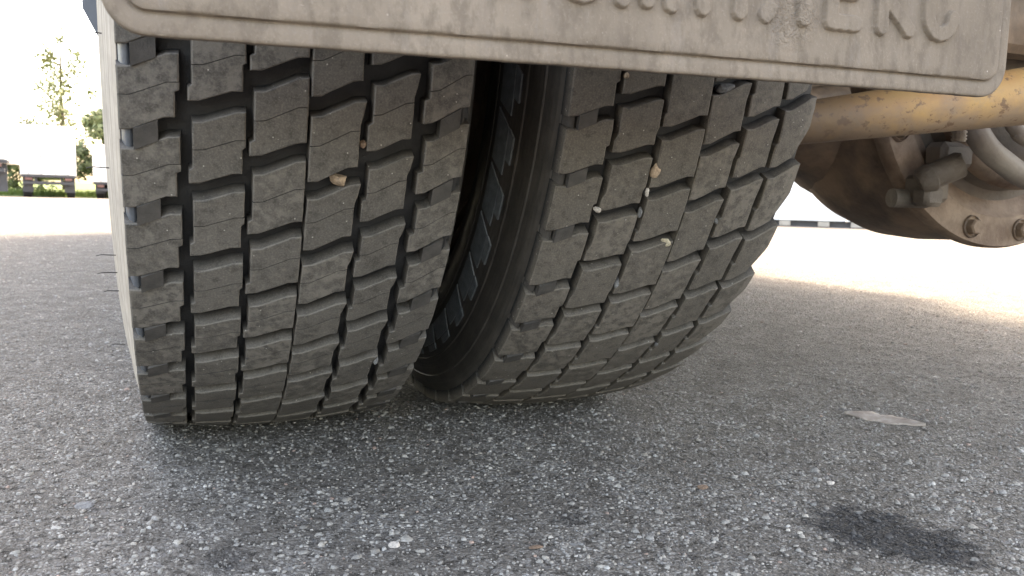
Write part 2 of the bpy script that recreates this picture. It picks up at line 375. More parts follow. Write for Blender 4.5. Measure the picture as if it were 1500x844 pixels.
def tread_block(tyre, mid, xl, xr, aT, aB, slopeT, sipe, mat, bev=.0008, side=None, tilt=.0, flare=0.0):
    """one moulded block; xl/xr are functions of v (0 at the upper edge), angles in degrees, 0 = facing the rear, positive downwards"""
    us = [0, .03, .2, .4, .6, .8, .9, .97, 1]
    hgt = aB-aT; ev = math.degrees(bev*1.1/R)/hgt
    vs = [0, ev, .22, .36]
    if sipe: vs += [.4340, .4385, .4410, .4450]
    vs += [.56, .60, .74, .78, 1-ev, 1]
    vs = sorted(set(vs)); nu, nv = len(us), len(vs)
    wear = random.uniform(-.0003, .0003); jit = [[random.uniform(-.00022, .00022) for _ in us] for _ in vs]
    V = []; 
    def pt(u, v, h, oa=0.0, ox=0.0):
        x0, x1 = xl(v), xr(v); x = x0+(x1-x0)*u + ox
        a = rad(aT + (aB-aT)*v - slopeT*Scurve(u) + oa)
        r = rtread(x, mid) + h + wear + tilt*(v-.5)
        if flare and u > .6: f = (u-.6)/.4; r -= .0010*f*f; a -= rad(flare)*max(0., (u-.5)/.5)**1.6*v
        y, z = -r*math.cos(a), -r*math.sin(a)
        return (x, y, max(z, FLOOR))
    for j, v in enumerate(vs):
        for i, u in enumerate(us):
            edge = i in (0, nu-1) or j in (0, nv-1)
            h = -bev*random.uniform(.75, 1.35) if edge else jit[j][i]*.5
            sip = sipe and .438 < v < .4425
            if sip: h = -.0030
            V.append(pt(u, v, h, random.uniform(-.03, .03) if edge else 0, random.uniform(-.0002, .0002) if edge else 0))
    Fc = [(j*nu+i, j*nu+i+1, (j+1)*nu+i+1, (j+1)*nu+i) for j in range(nv-1) for i in range(nu-1)]
    # skirts down into the groove, drafted outwards
    loop = [(i, 0) for i in range(nu)] + [(nu-1, j) for j in range(1, nv)] + [(i, nv-1) for i in range(nu-2, -1, -1)] + [(0, j) for j in range(nv-2, 0, -1)]
    k0 = len(V)
    for (i, j) in loop:                                  # duplicate top ring for a crisp edge
        V.append(V[j*nu+i])
    k1 = len(V); dr = .0009; L = len(loop)
    for lev, f in ((.45, .35), (1.0, 1.)):
        for (i, j) in loop:
            u, v = us[i], vs[j]
            ox = (-dr if i == 0 else dr if i == nu-1 else 0)*f*1.0
            oa = (-.30 if j == 0 else .12 if j == nv-1 else 0)*f
            V.append(pt(u, v, -.0150*lev, oa, ox))
    for lv in range(2):
        for q in range(L):
            a, b = k0+lv*L+q, k0+lv*L+(q+1) % L
            Fc.append((b, a, a+L, b+L))
    Fc = [tuple(reversed(f)) for f in Fc]
    o = obj('tread_block', V, Fc, [mat, M_CARC] if sipe else mat, tyre, True)
    if sipe:
        js = [j for j in range(nv-1) if .438 < vs[j] < .4425 or .438 < vs[j+1] < .4425]
        for j in js[:3]:
            for i in range(nu-1): o.data.polygons[j*(nu-1)+i].material_index = 1
    o.data.set_sharp_from_angle(angle=rad(24))
    return o

def step(v0, a, b, d=.02):
    return lambda v: a if v < v0-d else b if v > v0+d else a+(b-a)*(v-v0+d)/(2*d)
def lin(a, b): return lambda v: a+(b-a)*v

def angles(known, pitch, n):
    """extend the measured block angles of a rib round the whole tyre"""
    out = list(known)
    rest = 360-(known[-1]-known[0]); m = n-len(known)+1; d = rest/m
    a = known[-1]
    for i in range(m-1): a += d; out.append(a)
    return out

NP = 50
def ext_up(known, k, d=7.15): return [known[0]-d*(i+1) for i in reversed(range(k))]+list(known)

# outer tyre -----------------------------------------------------------------
outer = carcass('tyre', 0.0, 'outer twin tyre with deep chunky tread and a dusty pale outer sidewall', True)
G = 1.72
LT = [[14.28, 21.32, 28.63, 36.36, 43.60, 50.49, 57.98, 65.2, 72.3], [18.46, 25.76, 33.45, 40.77, 47.3, 54.6, 62.4, 69.5, 76.6], [15.47, 22.93, 30.67, 37.88, 44.5, 50.8, 57.91, 65., 72.2],
      [17.30, 25.19, 32.55, 39.32, 45.82, 52.2, 59.2, 66.3, 73.4], [14.19, 22.01, 29.23, 35.84, 42.3, 49.2, 56.27, 63.3, 70.4], [19.15, 26.27, 33.11, 40.17, 47.10, 54.4, 61.6, 68.7, 75.8]]
LW = [(lambda v: 0.0, step(.58, .0415, .0385), 1.45), (step(.76, .0500, .0472), step(.58, .0878, .0856), 1.15), (step(.76, .0937, .0905), lin(.1335, .1332), 1.5),
      (lin(.1357, .1353), step(.22, .1783, .1745), 1.65), (step(.58, .1842, .1808), step(.22, .2212, .2172), 1.35), (step(.58, .2305, .2262), lin(.2680, .2668), 1.8)]
def full_ring(tyre, tables, widths, mid, gap, sipe, mat, lastgap=None):
    count = 0
    for ci, (tab, (xl, xr, sl_)) in enumerate(zip(tables, widths)):
        seq = angles(tab, 7.15, NP)
        for k, a in enumerate(seq):
            nxt = seq[k+1] if k+1 < len(seq) else seq[0]+360
            b = nxt-(lastgap if lastgap and ci == 5 else gap)*random.uniform(.95, 1.05)
            tread_block(tyre, mid, xl, xr, a, b, sl_, sipe, mat, flare=3.4 if lastgap and ci == 5 else 0.)
            count += 1
    return count
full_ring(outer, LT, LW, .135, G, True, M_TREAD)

# shoulder tie bars in the grooves between the shoulder blocks
def tie_bars(tyre, seq, gap, slope, xa, xb, left, mat, mat2):
    m = MB(); m2 = MB()
    for k, a in enumerate(seq):
        a0, a1 = a-gap*1.05, a+.06
        def q(x, aa, r): 
            t = rad(aa - slope*Scurve((x-xa)/(xb-xa))); return (x, -r*math.cos(t), max(-r*math.sin(t), FLOOR))
        x0, x1 = (xa+.0096, xa+.0265) if left else (xb-.0265, xb-.0096)
        r = .4935; rb = .483
        V = [q(x0,a0,rb), q(x1,a0,rb), q(x1,a1,rb), q(x0,a1,rb), q(x0,a0,r), q(x1,a0,r), q(x1,a1,r), q(x0,a1,r)]
        m.add(V, [(4,5,6,7),(0,1,5,4),(1,2,6,5),(2,3,7,6),(3,0,4,7)])
        # smooth scooped shoulder end
        xo, xi = (xa+.0008, xa+.0095) if left else (xb-.0008, xb-.0095)
        V = []
        for i, (xx, rr) in enumerate(((xo, .4765), (xo+(xi-xo)*.3, .4845), (xo+(xi-xo)*.75, .4885), (xi, .484))):
            for aa in (a0, a1): V.append(q(xx, aa, rr))
        m2.add(V, [(0,1,3,2),(2,3,5,4),(4,5,7,6)])
    m.build('groove_tie_bar', mat, tyre, stuff=True); m2.build('shoulder_scoop', mat2, tyre, True, stuff=True)
tie_bars(outer, angles(LT[0], 7.15, NP), G, 1.45, 0.0, .0415, True, M_BAR, M_GLOSS)
tie_bars(outer, angles(LT[5], 7.15, NP), G, 1.8, .2305, .268, False, M_BAR, M_CARC)

# rubber hairs left on the outer shoulder
for (z, ln, dy) in ((.299, .012, 0), (.2285, .011, .004), (.2130, .011, -.003), (.196, .008, 0), (.140, .008, .003), (.46, .010, 0), (.395, .008, 0)):
    a = math.asin(max(-1, min(1, (ZC-z)/.462))); y = -.462*math.cos(a)
    m = MB(); m.tube([(-.010, y, z-ZC), (-.014-ln*.6, y+dy*.4, z-ZC+.0004), (-.014-ln, y+dy, z-ZC-.0006)], [.0005, .00045, .0003], 5)
    m.build('rubber_hair', M_HAIR, outer)

# inner tyre -----------------------------------------------------------------
XI = .3584
inner = carcass('tyre', XI, 'inner twin tyre with worn tread, stones in its grooves and a dark sidewall', False)
RT = [[17.29, 23.56, 30.29, 38.06, 44.6, 51.9, 59.67, 66.8, 73.9], [14.57, 20.69, 27.36, 33.9, 41.3, 48.6, 55.8, 63., 70.1], [17.62, 24.34, 30.99, 38.75, 46.2, 53.4, 60.5, 67.6, 74.7],
      [12.56, 19.13, 25.70, 33.8, 41.4, 48.7, 55.8, 62.9, 70.], [15.89, 22.87, 30.55, 38.40, 45.8, 53., 60.1, 67.2, 74.3], [13.61, 21.48, 29.64, 37.14, 44.13, 51.2, 58.4, 65.5, 72.6]]
RW = [(lambda v: 0.0, step(.58, .0430, .0400), 1.45), (step(.72, .0497, .0470), step(.62, .0885, .0868), 1.15), (step(.76, .0945, .0922), lin(.1375, .1372), 1.5),
      (lin(.1392, .1390), step(.22, .1808, .1778), 1.65), (step(.58, .1856, .1830), step(.22, .2232, .2205), 1.35), (step(.58, .2290, .2262), lin(.2690, .2680), 1.8)]
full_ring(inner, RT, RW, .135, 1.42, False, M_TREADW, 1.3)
tie_bars(inner, angles(RT[0], 7.15, NP), 1.42, 1.45, 0.0, .043, True, M_BAR, M_BAR)

# smooth sawtooth ornament plates round the inner tyre's sidewall
def side_x(r):   # left sidewall profile
    T = [(.4735, -.001), (.4665, -.006), (.448, -.0135), (.437, -.0165), (.416, -.0240), (.400, -.0285), (.386, -.0298), (.368, -.028)]
    for (r0, x0), (r1, x1) in zip(T, T[1:]):
        if r1 <= r <= r0: return x0+(x1-x0)*(r0-r)/(r0-r1)
    return T[0][1]
for k in range(44):
    a = -40+k*360/44
    for (ra, rb, w0, w1, sl0) in ((.397, .4165, 0., 7.4, 2.4), (.4180, .4245, 2.4, 6.6, 1.0)):      # a saw tooth and its hatched partner
        V = []; NU, NR = 4, 3
        for j in range(NR+1):
            for i in range(NU+1):
                rr = ra+(rb-ra)*j/NR; aa = a+w0+(w1-w0)*i/NU*(1-.12*j/NR) + sl0*j/NR
                V.append((side_x(rr)-.0013, -rr*math.cos(rad(aa)), max(-rr*math.sin(rad(aa)), FLOOR)))
        Fc = [(j*(NU+1)+i, (j+1)*(NU+1)+i, (j+1)*(NU+1)+i+1, j*(NU+1)+i+1) for j in range(NR) for i in range(NU)]
        n0 = len(V); ring = [i for i in range(NU+1)]+[j*(NU+1)+NU for j in range(1, NR+1)]+[NR*(NU+1)+i for i in range(NU-1, -1, -1)]+[j*(NU+1) for j in range(NR-1, 0, -1)]
        for q in ring: V.append((V[q][0]+.0018, V[q][1], V[q][2]))
        for q in range(len(ring)): Fc.append((ring[q], ring[(q+1) % len(ring)], n0+(q+1) % len(ring), n0+q))
        obj('sidewall_plate', V, Fc, M_BLUE, inner)
m = MB(); m.lathe([(-.0290, .3885), (-.0306, .3868), (-.0306, .3855), (-.0290, .3840)], 'X', 180)
obj('sidewall_rib', [(x, y, max(z, FLOOR)) for x, y, z in m.V], m.F, M_BAR, inner, True)
for rr_ in (.431, .4545):
    m = MB(); x_ = side_x(rr_); m.lathe([(x_+.001, rr_+.0016), (x_-.0009, rr_+.0004), (x_-.0009, rr_-.0004), (x_+.001, rr_-.0016)], 'X', 180)
    obj('sidewall_rib', [(x, y, max(z, FLOOR)) for x, y, z in m.V], m.F, M_SIDE_DARK, inner, True)

# rims and hubs ----------------------------------------------------------------
def rim(X0, disc_x, name='wheel_rim'):
    m = MB()
    m.lathe([(.0, .296), (.001, .300), (.004, .300), (.010, .288), (.03, .284), (.08, .268), (.16, .262), (.2, .268), (.24, .284), (.262, .288), (.268, .300), (.271, .300), (.272, .296),
             (.262, .276), (.2, .258), (disc_x, .25), (disc_x+.002, .14), (disc_x+.012, .139), (disc_x+.012, .252), (.08, .256), (.012, .276), (0, .296)], 'X', 96)
    o = m.build(name, M_RIM, truck, True); o.location = (X0+TX, 0, ZC); smooth_by_angle(o, 35); return o
rim(0.0, .235); rim(XI, .02)
m = MB(); m.lathe([(-.02, .0), (-.02, .09), (.06, .11), (.2, .14), (.32, .145), (.33, .205), (.50, .212), (.52, .19), (.60, .12), (.62, 0)], 'X', 48)
hub = m.build('wheel_hub', M_BROWN, truck, True); hub.location = (TX, 0, ZC); smooth_by_angle(hub, 35)

# axle -----------------------------------------------------------------
DX, DZ = 1.263, .502
m = MB(); m.lathe([(.10, .10), (.09, .20), (.05, .250), (0, .266), (-.06, .270), (-.12, .268), (-.165, .266), (-.175, .264), (-.176, .2755), (-.183, .2775), (-.196, .2775), (-.203, .2740), (-.2035, .228), (-.196, .220), (-.188, .20)], 'Y', 120, (0,0,0))
hous = m.build('axle_housing', [M_BROWN, M_DIFF], truck, True); hous.location = (DX+TX, 0, DZ)
for i, p_ in enumerate(hous.data.polygons): p_.material_index = 1 if i//120 >= 6 else 0
smooth_by_angle(hous, 35)
m = MB(); m.lathe([(-.186, .226), (-.187, .205), (-.192, .185), (-.215, .178), (-.245, .160), (-.268, .125), (-.28, .07), (-.282, .0005)], 'Y', 96)
dome = m.build('cover_dome', M_DIFFD, hous, True); smooth_by_angle(dome, 40)
m = MB(); m.lathe([(-.212, .1815), (-.224, .184), (-.236, .179), (-.240, .170)], 'Y', 96); r_ = m.build('dome_rib', M_DIFF, hous, True)
for k in range(14):
    th = math.atan2(.3111-DZ, 1.0984-DX) + k*2*math.pi/14
    bx, bz = .2515*math.cos(th), .2515*math.sin(th)
    m = MB(); m.lathe([(-.2034, .0185), (-.2065, .018), (-.2075, .0165)], 'Y', 24, (bx, 0, bz)); 
    n_ = 6; V = []; 
    for yy, rr in ((-.2036, .0128), (-.214, .0128), (-.2165, .0105)):
        for q in range(n_): V.append((bx+rr*math.cos(q*math.pi/3+k), yy, bz+rr*math.sin(q*math.pi/3+k)))
    Fc = [(i*n_+q, i*n_+(q+1)%n_, (i+1)*n_+(q+1)%n_, (i+1)*n_+q) for i in range(2) for q in range(n_)]+[tuple(range(12, 18))]
    bo = m.build('washer', M_BROWN, hous)
    b2 = obj('bolt', V, Fc, M_DIFF, hous)
# drain flange bump, arm of the axle
m = MB(); m.tube([(.60, 0, .49), (.74, 0, .49), (.90, 0, .49), (1.02, 0, .495), (1.1, 0, .50)], [.076, .079, .10, .15, .20], 40)
o = m.build('axle_tube', M_BROWN, truck, True); o.location = (TX, 0, 0)
m = MB(); m.tube([(1.43, 0, .50), (1.5, 0, .495), (1.62, 0, .49), (1.9, 0, .49)], [.19, .14, .095, .075], 40)
o = m.build('axle_tube', M_BROWN, truck, True); o.location = (TX, 0, 0)
m = MB(); m.tube([(.632, -.02, .49), (.66, -.02, .49)], [.205, .205], 48); m.tube([(.648, -.02, .49), (.655, -.02, .49)], [.225, .225], 48)
o = m.build('brake_back_plate', M_BROWN, truck, True); o.location = (TX, 0, 0); smooth_by_angle(o)

# torque rod: chipped yellow-orange tube running from behind the inner tyre
A = Vector((.60, -.285, .3625)); B = Vector((1.30, -.60, .470)); L = (B-A).length
m = MB(); NS = 24; z = [L*i/NS for i in range(NS+1)]
m.tube([(0, 0, q) for q in z], [.0208+.0132*min(1, q/.42) for q in z], 32)
rod = m.build('torque_rod', M_TUBE, truck, True); smooth_by_angle(rod, 50)
# local z along the rod, local y up
d = (B-A).normalized(); upv = (Vector((0,0,1))-d*d.z).normalized(); xv = upv.cross(d)
Mr = Matrix((xv, upv, d)).transposed().to_4x4(); Mr.translation = A+Vector((TX, 0, 0)); rod.matrix_local = Mr

# pipe hooping round the dome, with a second thinner one beyond
def aty(px, py, Y):
    dd = F + Rr*((px-750)/1186.06) + Ur*((422-py)/1186.06); t = (Y-CAM.y)/dd.y; return CAM+dd*t
def arc(pts, Y, r, name, mat, nn=14):
    # points given as measured positions in a plane of constant Y, smoothed by a Catmull-Rom spline
    P = pts; out = []
    for i in range(len(P)-1):
        p0, p1, p2, p3 = P[max(i-1,0)], P[i], P[i+1], P[min(i+2, len(P)-1)]
        for k in range(8):
            t = k/8; out.append(.5*((2*p1)+(p2-p0)*t+(2*p0-5*p1+4*p2-p3)*t*t+(3*p1-p0-3*p2+p3)*t**3))
    out.append(P[-1])
    m = MB(); m.tube(out, r, nn); o = m.build(name, mat, truck, True); o.location = (TX, 0, 0); return o
V3 = lambda x, y, z: Vector((x, y, z))
PIPE = [V3(1.040,-.27,.47), V3(1.043,-.30,.432), V3(1.064,-.30,.402), V3(1.094,-.30,.373), V3(1.134,-.30,.352), V3(1.176,-.30,.335), V3(1.228,-.30,.327), V3(1.32,-.30,.325)]
arc(PIPE, -.3, .0168, 'brake_pipe', M_PALE)
arc([V3(1.11,-.30,.45), V3(1.124,-.31,.413), V3(1.140,-.31,.399), V3(1.158,-.31,.388), V3(1.25,-.31,.37)], -.3, .011, 'brake_pipe', M_PALE)
# actuator stub beside the dome and a threaded bolt below the rod
m = MB(); m.tube([(1.043,-.235,.322), (1.047,-.238,.325), (1.056,-.243,.330), (1.060,-.243,.332), (1.095,-.258,.350), (1.099,-.262,.352)], [.015, .0195, .0215, .019, .0195, .016], 24)
m.box((1.045,-.25,.288),(1.082,-.22,.318),.006)
o = m.build('actuator_stub', M_STUB, truck, True); o.location = (TX, 0, 0); smooth_by_angle(o)
m = MB(); m.box((1.05,-.235,.295), (1.11,-.20,.335), .006); m.box((1.085,-.24,.345), (1.15,-.2,.385), .008); m.tube([(1.03,-.2,.30),(1.09,-.21,.30)], .014, 16)
o = m.build('actuator_bracket', M_DIFFD, truck); o.location = (TX, 0, 0)
m = MB(); m.tube([(.979,-.35,.41), (.979,-.35,.372)], .008, 16)
for q in range(5): m.tube([(.979,-.35,.374+q*.0045), (.979,-.35,.376+q*.0045)], .0094, 16)
m.tube([(.979,-.35,.396),(.979,-.35,.412)], .0145, 6)
o = m.build('threaded_bolt', M_PALE, truck); o.location = (TX, 0, 0)
m = MB(); m.tube([(.655,-.17,.405), (.80,-.16,.415), (.95,-.17,.445)], [.020,.024,.022], 16); m.box((.74,-.25,.47), (.80,-.2,.56), .008); m.tube([(.70,-.27,.455),(.70,-.27,.50)], .02, 14)
o = m.build('spring_seat', M_BROWN, truck); o.location = (TX, 0, 0); smooth_by_angle(o)

# springs, chassis, body
m = MB()
for i in range(7): m.box((.70, -.50+.05*i, .60+.012*i), (.79, .50-.05*i, .611+.012*i), .002)
o = m.build('leaf_spring', M_CHASSIS, truck); o.location = (TX, 0, 0)
m = MB(); m.box((.68,-.08,.56), (.81,.08,.60), .005); 
for xx in (.69,.80):
    for yy in (-.06,.06): m.tube([(xx,yy,.50),(xx,yy,.73)], .011, 12)
o = m.build('spring_clamp', M_BROWN, truck); o.location = (TX, 0, 0)
for xx in (.80, 1.62):
    m = MB(); m.box((xx,-.92,.76), (xx+.08,5.4,.768)); m.box((xx,-.92,.768), (xx+.008,5.4,1.012)); m.box((xx,-.92,1.012), (xx+.08,5.4,1.02))
    o = m.build('chassis_rail', M_CHASSIS, truck); o.location = (TX, 0, 0)
m = MB(); m.box((.888,-.42,.80), (1.612,-.34,.98), .006); m.box((.888,1.2,.80), (1.612,1.28,.98), .006); m.box((.888,3.,.80), (1.612,3.08,.98), .006)
o = m.build('cross_member', M_CHASSIS, truck); o.location = (TX, 0, 0)
m = MB(); m.box((1.02,-.33,.50), (1.52,-.28,.80), .01); m.tube([(1.16,-.37,.52),(1.16,-.33,.52)], .03, 24); m.tube([(1.16,-.375,.52),(1.16,-.37,.52)], .02, 6)
o = m.build('axle_bracket', M_BROWN, truck); o.location = (TX, 0, 0)
m = MB(); m.box((.0,-.70,.76), (.80,-.665,.83), .004)
o = m.build('flap_bracket', M_CHASSIS, truck); o.location = (TX, 0, 0)
m = MB(); m.box((-.02,-.93,1.06), (2.52,5.66,1.16), .01)
o = m.build('cargo_floor', M_CHASSIS, truck); o.location = (TX, 0, 0)
m = MB(); m.box((-.03,-.93,1.163), (2.53,5.66,3.35), .02)
o = m.build('cargo_box', M_BODY, truck); o.location = (TX, 0, 0)
for xs in (.0, 2.46):
    m = MB()
    for zz in (.58, .82): m.box((xs, .9, zz), (xs+.04, 3.6, zz+.12), .01)
    for yy in (1.1, 3.3): m.box((xs+.045, yy, .55), (xs+.075, yy+.06, 1.055))
    o = m.build('side_guard', M_SKIRT, truck); o.location = (TX, 0, 0)
# grey blue storage box ahead of the wheel, its lower corner showing left of the outer tyre
V = []
for yy in (.62, 1.6):
    for (xx, zz) in ((-.128,.95), (-.128,.622), (-.085,.535), (-.02,.50), (.30,.50), (.30,.95)): V.append((xx, yy, zz))
obj('storage_box', V, [(5,4,3,2,1,0), (6,7,8,9,10,11)]+[(i, (i+1)%6, 6+(i+1)%6, 6+i) for i in range(6)], M_SKIRT, truck).location = (TX, 0, 0)

# mud flap -----------------------------------------------------------------
FW = .6205
def rring(dd, n=48):
    """outline of the flap inset by dd, always the same number of points"""
    x0, x1, z0, z1 = dd, FW-dd, dd, .42-dd; rl, rR, rt = max(.021-dd, .004), max(.024-dd, .006), .012
    rt = max(rt-dd, .003); P = []
    nb = 150
    for i in range(nb): t = i/(nb-1); P.append((x0+rl+(x1-rR-x0-rl)*t, z0))
    for i in range(1, 11): a = -math.pi/2+math.pi/2*i/11; P.append((x1-rR+rR*math.cos(a), z0+rR+rR*math.sin(a)))
    for i in range(n): t = i/(n-1); P.append((x1, z0+rR+(z1-rt-z0-rR)*t))
    for i in range(1, 6): a = math.pi/2*i/6; P.append((x1-rt+rt*math.cos(a), z1-rt+rt*math.sin(a)))
    for i in range(nb): t = i/(nb-1); P.append((x1-rt+(x0+rt-x1+rt)*t, z1))
    for i in range(1, 6): a = math.pi/2+math.pi/2*i/6; P.append((x0+rt+rt*math.cos(a), z1-rt+rt*math.sin(a)))
    for i in range(n): t = i/(n-1); P.append((x0, z1-rt+(z0+rl-z1+rt)*t))
    for i in range(1, 11): a = math.pi+math.pi/2*i/11; P.append((x0+rl+rl*math.cos(a), z0+rl+rl*math.sin(a)))
    return P
def warp(x, z): return .0010*math.sin(9*x+1.)+.0006*math.sin(23*x+7*z)+.0004*math.sin(41*z+13*x)+.0035*((x/FW-.5)**2)
def nz(x, s): return math.sin(x*137.1*s)*.5+math.sin(x*311.7*s+1.3)*.3+math.sin(x*761.3*s+.7)*.2
m = MB(); rings = [(.0015, .0065), (0, .0050), (0, .0012), (.0007, .0003), (.0022, 0), (.0060, .0), (.0098, .0001), (.0108, .0009), (.0115, .0006), (.0122, -.0020), (.0135, -.0026), (.018, -.0026), (.03, -.0026), (.05, -.0026), (.08, -.0026), (.12, -.0026), (.16, -.0026), (.2, -.0026)]
V = []; 
for (dd, yy) in rings:
    for (x, z_) in rring(dd):
        e = .00022*nz(x+z_, 1.) if dd < .003 else .00012*nz(x+z_+.3, .8) if dd < .0123 else 0
        V.append((x, yy+warp(x, z_), z_+e))
nr = len(rring(0)); Fc = []
for i in range(len(rings)-1):
    for k in range(nr): Fc.append((i*nr+k, i*nr+(k+1)%nr, (i+1)*nr+(k+1)%nr, (i+1)*nr+k))
Fc += [tuple((len(rings)-1)*nr+k for k in range(nr)), tuple(reversed(range(nr)))]
flap = obj('mud_flap', V, Fc, M_FLAP, truck, True, 'dusty beige rubber mud flap with raised Cyrillic letters above the twin tyres')
smooth_by_angle(flap, 50)
flap.location = (.0078+TX, -.68, .3570); flap.rotation_euler = (0, -math.atan(.0178), 0)

# raised letters: signed distance to strokes, relief built as a small grid
BASE, LH, SW = .0350, .052, .0057      # base line above the flap edge, letter height, half stroke
def segd(p, a, b):
    ax, az = a; bx, bz = b; dx, dz = bx-ax, bz-az; t = max(0, min(1, ((p[0]-ax)*dx+(p[1]-az)*dz)/(dx*dx+dz*dz+1e-12)))
    return math.hypot(p[0]-ax-t*dx, p[1]-az-t*dz)
def oval(x0, x1, z0, z1, a0=0, a1=360, n=28):
    # rounded-box outline (stadium) sampled as a polyline
    cx, rx = (x0+x1)/2, (x1-x0)/2; P = []
    for i in range(n+1):
        a = rad(a0+(a1-a0)*i/n); c_, s_ = math.cos(a), math.sin(a)
        P.append((cx+rx*c_, (z0+rx+ (0 if s_ < 0 else z1-z0-2*rx)) + rx*s_))
    return P
def strokes(ch, x, w):
    s = SW; a, b, m_ = x+s, x+w-s, x+w/2; z0, z1 = s, LH-s; mid = LH/2
    return {'К': [[(a,z0),(a,z1)], [(a,mid),(b,z1)], [(a+.003,mid),(b,z0)]],
            'О': [oval(a, b, z0, z1)],
            'М': [[(a,z0),(a,z1),(m_,z0+.001),(b,z1),(b,z0)]],
            'П': [[(a,z0),(a,z1),(b,z1),(b,z0)]],
            'Л': [[(a-.002,z0),(a+.002,z0+.004),(a+.009,z1),(b,z1),(b,z0)]],
            'Е': [[(b,z1),(a,z1),(a,z0),(b,z0)], [(a,mid),(b-.002,mid)]],
            'С': [oval(a, b, z0, z1, 60, 357)]}[ch]
for ch, x, w_ in (('К', .1975, .029), ('О', .2385, .033), ('М', .2765, .046), ('П', .334, .039), ('Л', .3845, .040), ('Е', .4355, .033), ('К', .4805, .037), ('С', .5245, .036)):
    x -= 0.0; sg = strokes(ch, x-.0, w_)
    gx0, gx1, gz0, gz1 = x-.008, x+w_+.008, -.004, LH+.004; st = .00075
    nx, nzz = int((gx1-gx0)/st)+1, int((gz1-gz0)/st)+1
    PX, PZ = np.meshgrid(gx0+np.arange(nx)*st, gz0+np.arange(nzz)*st, indexing='ij'); D = np.full(PX.shape, 9.)
    for pl in sg:
        for a, b in zip(pl, pl[1:]):
            dx, dz = b[0]-a[0], b[1]-a[1]; t = np.clip(((PX-a[0])*dx+(PZ-a[1])*dz)/(dx*dx+dz*dz+1e-12), 0, 1)
            D = np.minimum(D, np.hypot(PX-a[0]-t*dx, PZ-a[1]-t*dz))
    D += .00016*np.sin(PX*900+PZ*400)+.00012*np.sin(PZ*1500-PX*700)
    t = np.clip((SW+.0004-D)/.0012, 0, 1); Hh = .0033*t*t*(3-2*t)
    if ch == 'Л': Hh *= 1-.55*np.exp(-(((PX-x-.004)/.008)**2+((PZ-.012)/.014)**2))
    idx = -np.ones(PX.shape, int); V = []; Fc = []
    use = D < SW+.0022
    for i in range(nx):
        for j in range(nzz):
            if use[i, j]:
                idx[i, j] = len(V); X_, Z_ = PX[i, j], PZ[i, j]+BASE
                V.append((X_, -.0026+warp(X_, Z_)-Hh[i, j]+(.0004 if Hh[i, j] <= 0 else 0), Z_))
    for i in range(nx-1):
        for j in range(nzz-1):
            q = (idx[i,j], idx[i+1,j], idx[i+1,j+1], idx[i,j+1])
            if min(q) >= 0: Fc.append(q)
    obj('raised_letter', V, Fc, M_FLAP, flap, True, 'raised Cyrillic letter '+ch)

# ------------------------------------------------------------------ stones caught in the tread
def ico(sub):
    import bmesh
    b = bmesh.new(); bmesh.ops.create_icosphere(b, subdivisions=sub, radius=1); V = [v.co.copy() for v in b.verts]; Fc = [tuple(v.index for v in f.verts) for f in b.faces]; b.free(); return V, Fc
IV, IF = ico(3)
def pebble(p, size, mat, label, seed, rot=0.0, name='pebble', cat='stone', group=None, flat=1.0):
    rs = np.random.default_rng(seed); pl = rs.normal(size=(10, 3)); pl /= np.linalg.norm(pl, axis=1)[:,None]; off = rs.uniform(.5, .9, 10)
    V = []
    for v in IV:
        dd = np.array(v); k = pl@dd; tt = np.where(k > .05, off/np.maximum(k, .05), 9).min(); s = min(1.0, tt)
        s *= 1+.03*math.sin(17*v.x+seed)+.03*math.sin(23*v.z+11*v.y)
        V.append((v.x*s*size[0], v.y*s*size[1], v.z*s*size[2]))
    o = obj(name, V, IF, mat); o.location = p; o.rotation_euler = (rs.uniform(-.3, .3), rot, rs.uniform(-.3, .3)); o['label'] = label; o['category'] = cat
    smooth_by_angle(o, 22)
    if group: o['group'] = group
    return o
pebble((.1607,-.4535,.2950), (.0090,.0075,.0060), M_PTAN, 'tan stone wedged in the grooves of the outer left tyre', 3, .25)
pebble((.1778,-.466,.3232), (.0030,.004,.0040), M_PBROWN, 'small dull brown stone in the outer tyre, upper right of the tan stone', 5)
pebble((.2200,-.3265,.1183), (.0022,.004,.0055), M_PGREY, 'thin grey chip in the lower right groove of the outer tyre near the ground', 6, .2)
pebble((.4531,-.4645,.3139), (.0048,.006,.0085), M_PTAN, 'upright tan stone in the groove at the middle of the inner tyre', 8, .1)
pebble((.4023,-.4470,.2751), (.0038,.005,.0040), M_PWHITE, 'small whitish stone in the left groove of the inner tyre', 9)
pebble((.4889,-.4310,.2438), (.0066,.005,.0042), M_PCREAM, 'flat cream pointed stone at the top edge of a block low on the inner tyre', 12, .15)
pebble((.5125,-.483,.3905), (.0105,.007,.0062), M_PGREY, 'large grey granite stone in the inner tyre just under the mud flap', 14, -.3)
pebble((.4059,-.4860,.3928), (.0030,.004,.0034), M_PTAN, 'small tan stone high in the left groove of the inner tyre below the mud flap', 15)
pebble((.4494,-.4460,.2727), (.0022,.004,.0065), M_PGREY, 'thin grey stone in the inner tyre groove under the upright tan stone', 17, .1)
pebble((.4490,-.4590,.2930), (.0022,.004,.0050), M_PWHITE, 'pale sliver directly below the upright tan stone of the inner tyre', 18, .15)
pebble((.5403,-.4410,.2660), (.0020,.004,.0045), M_PGREY, 'tiny grey stone in the right groove of the inner tyre', 19)
pebble((.4522,-.4025,.2019), (.0034,.004,.0070), M_PGREY, 'grey stone in a lower groove of the inner tyre, below the cream stone', 21, .3)
pebble((.5453,-.3325,.1224), (.0030,.004,.0045), M_PGREY, 'grey stone in the lowest right groove of the inner tyre near the ground', 22)
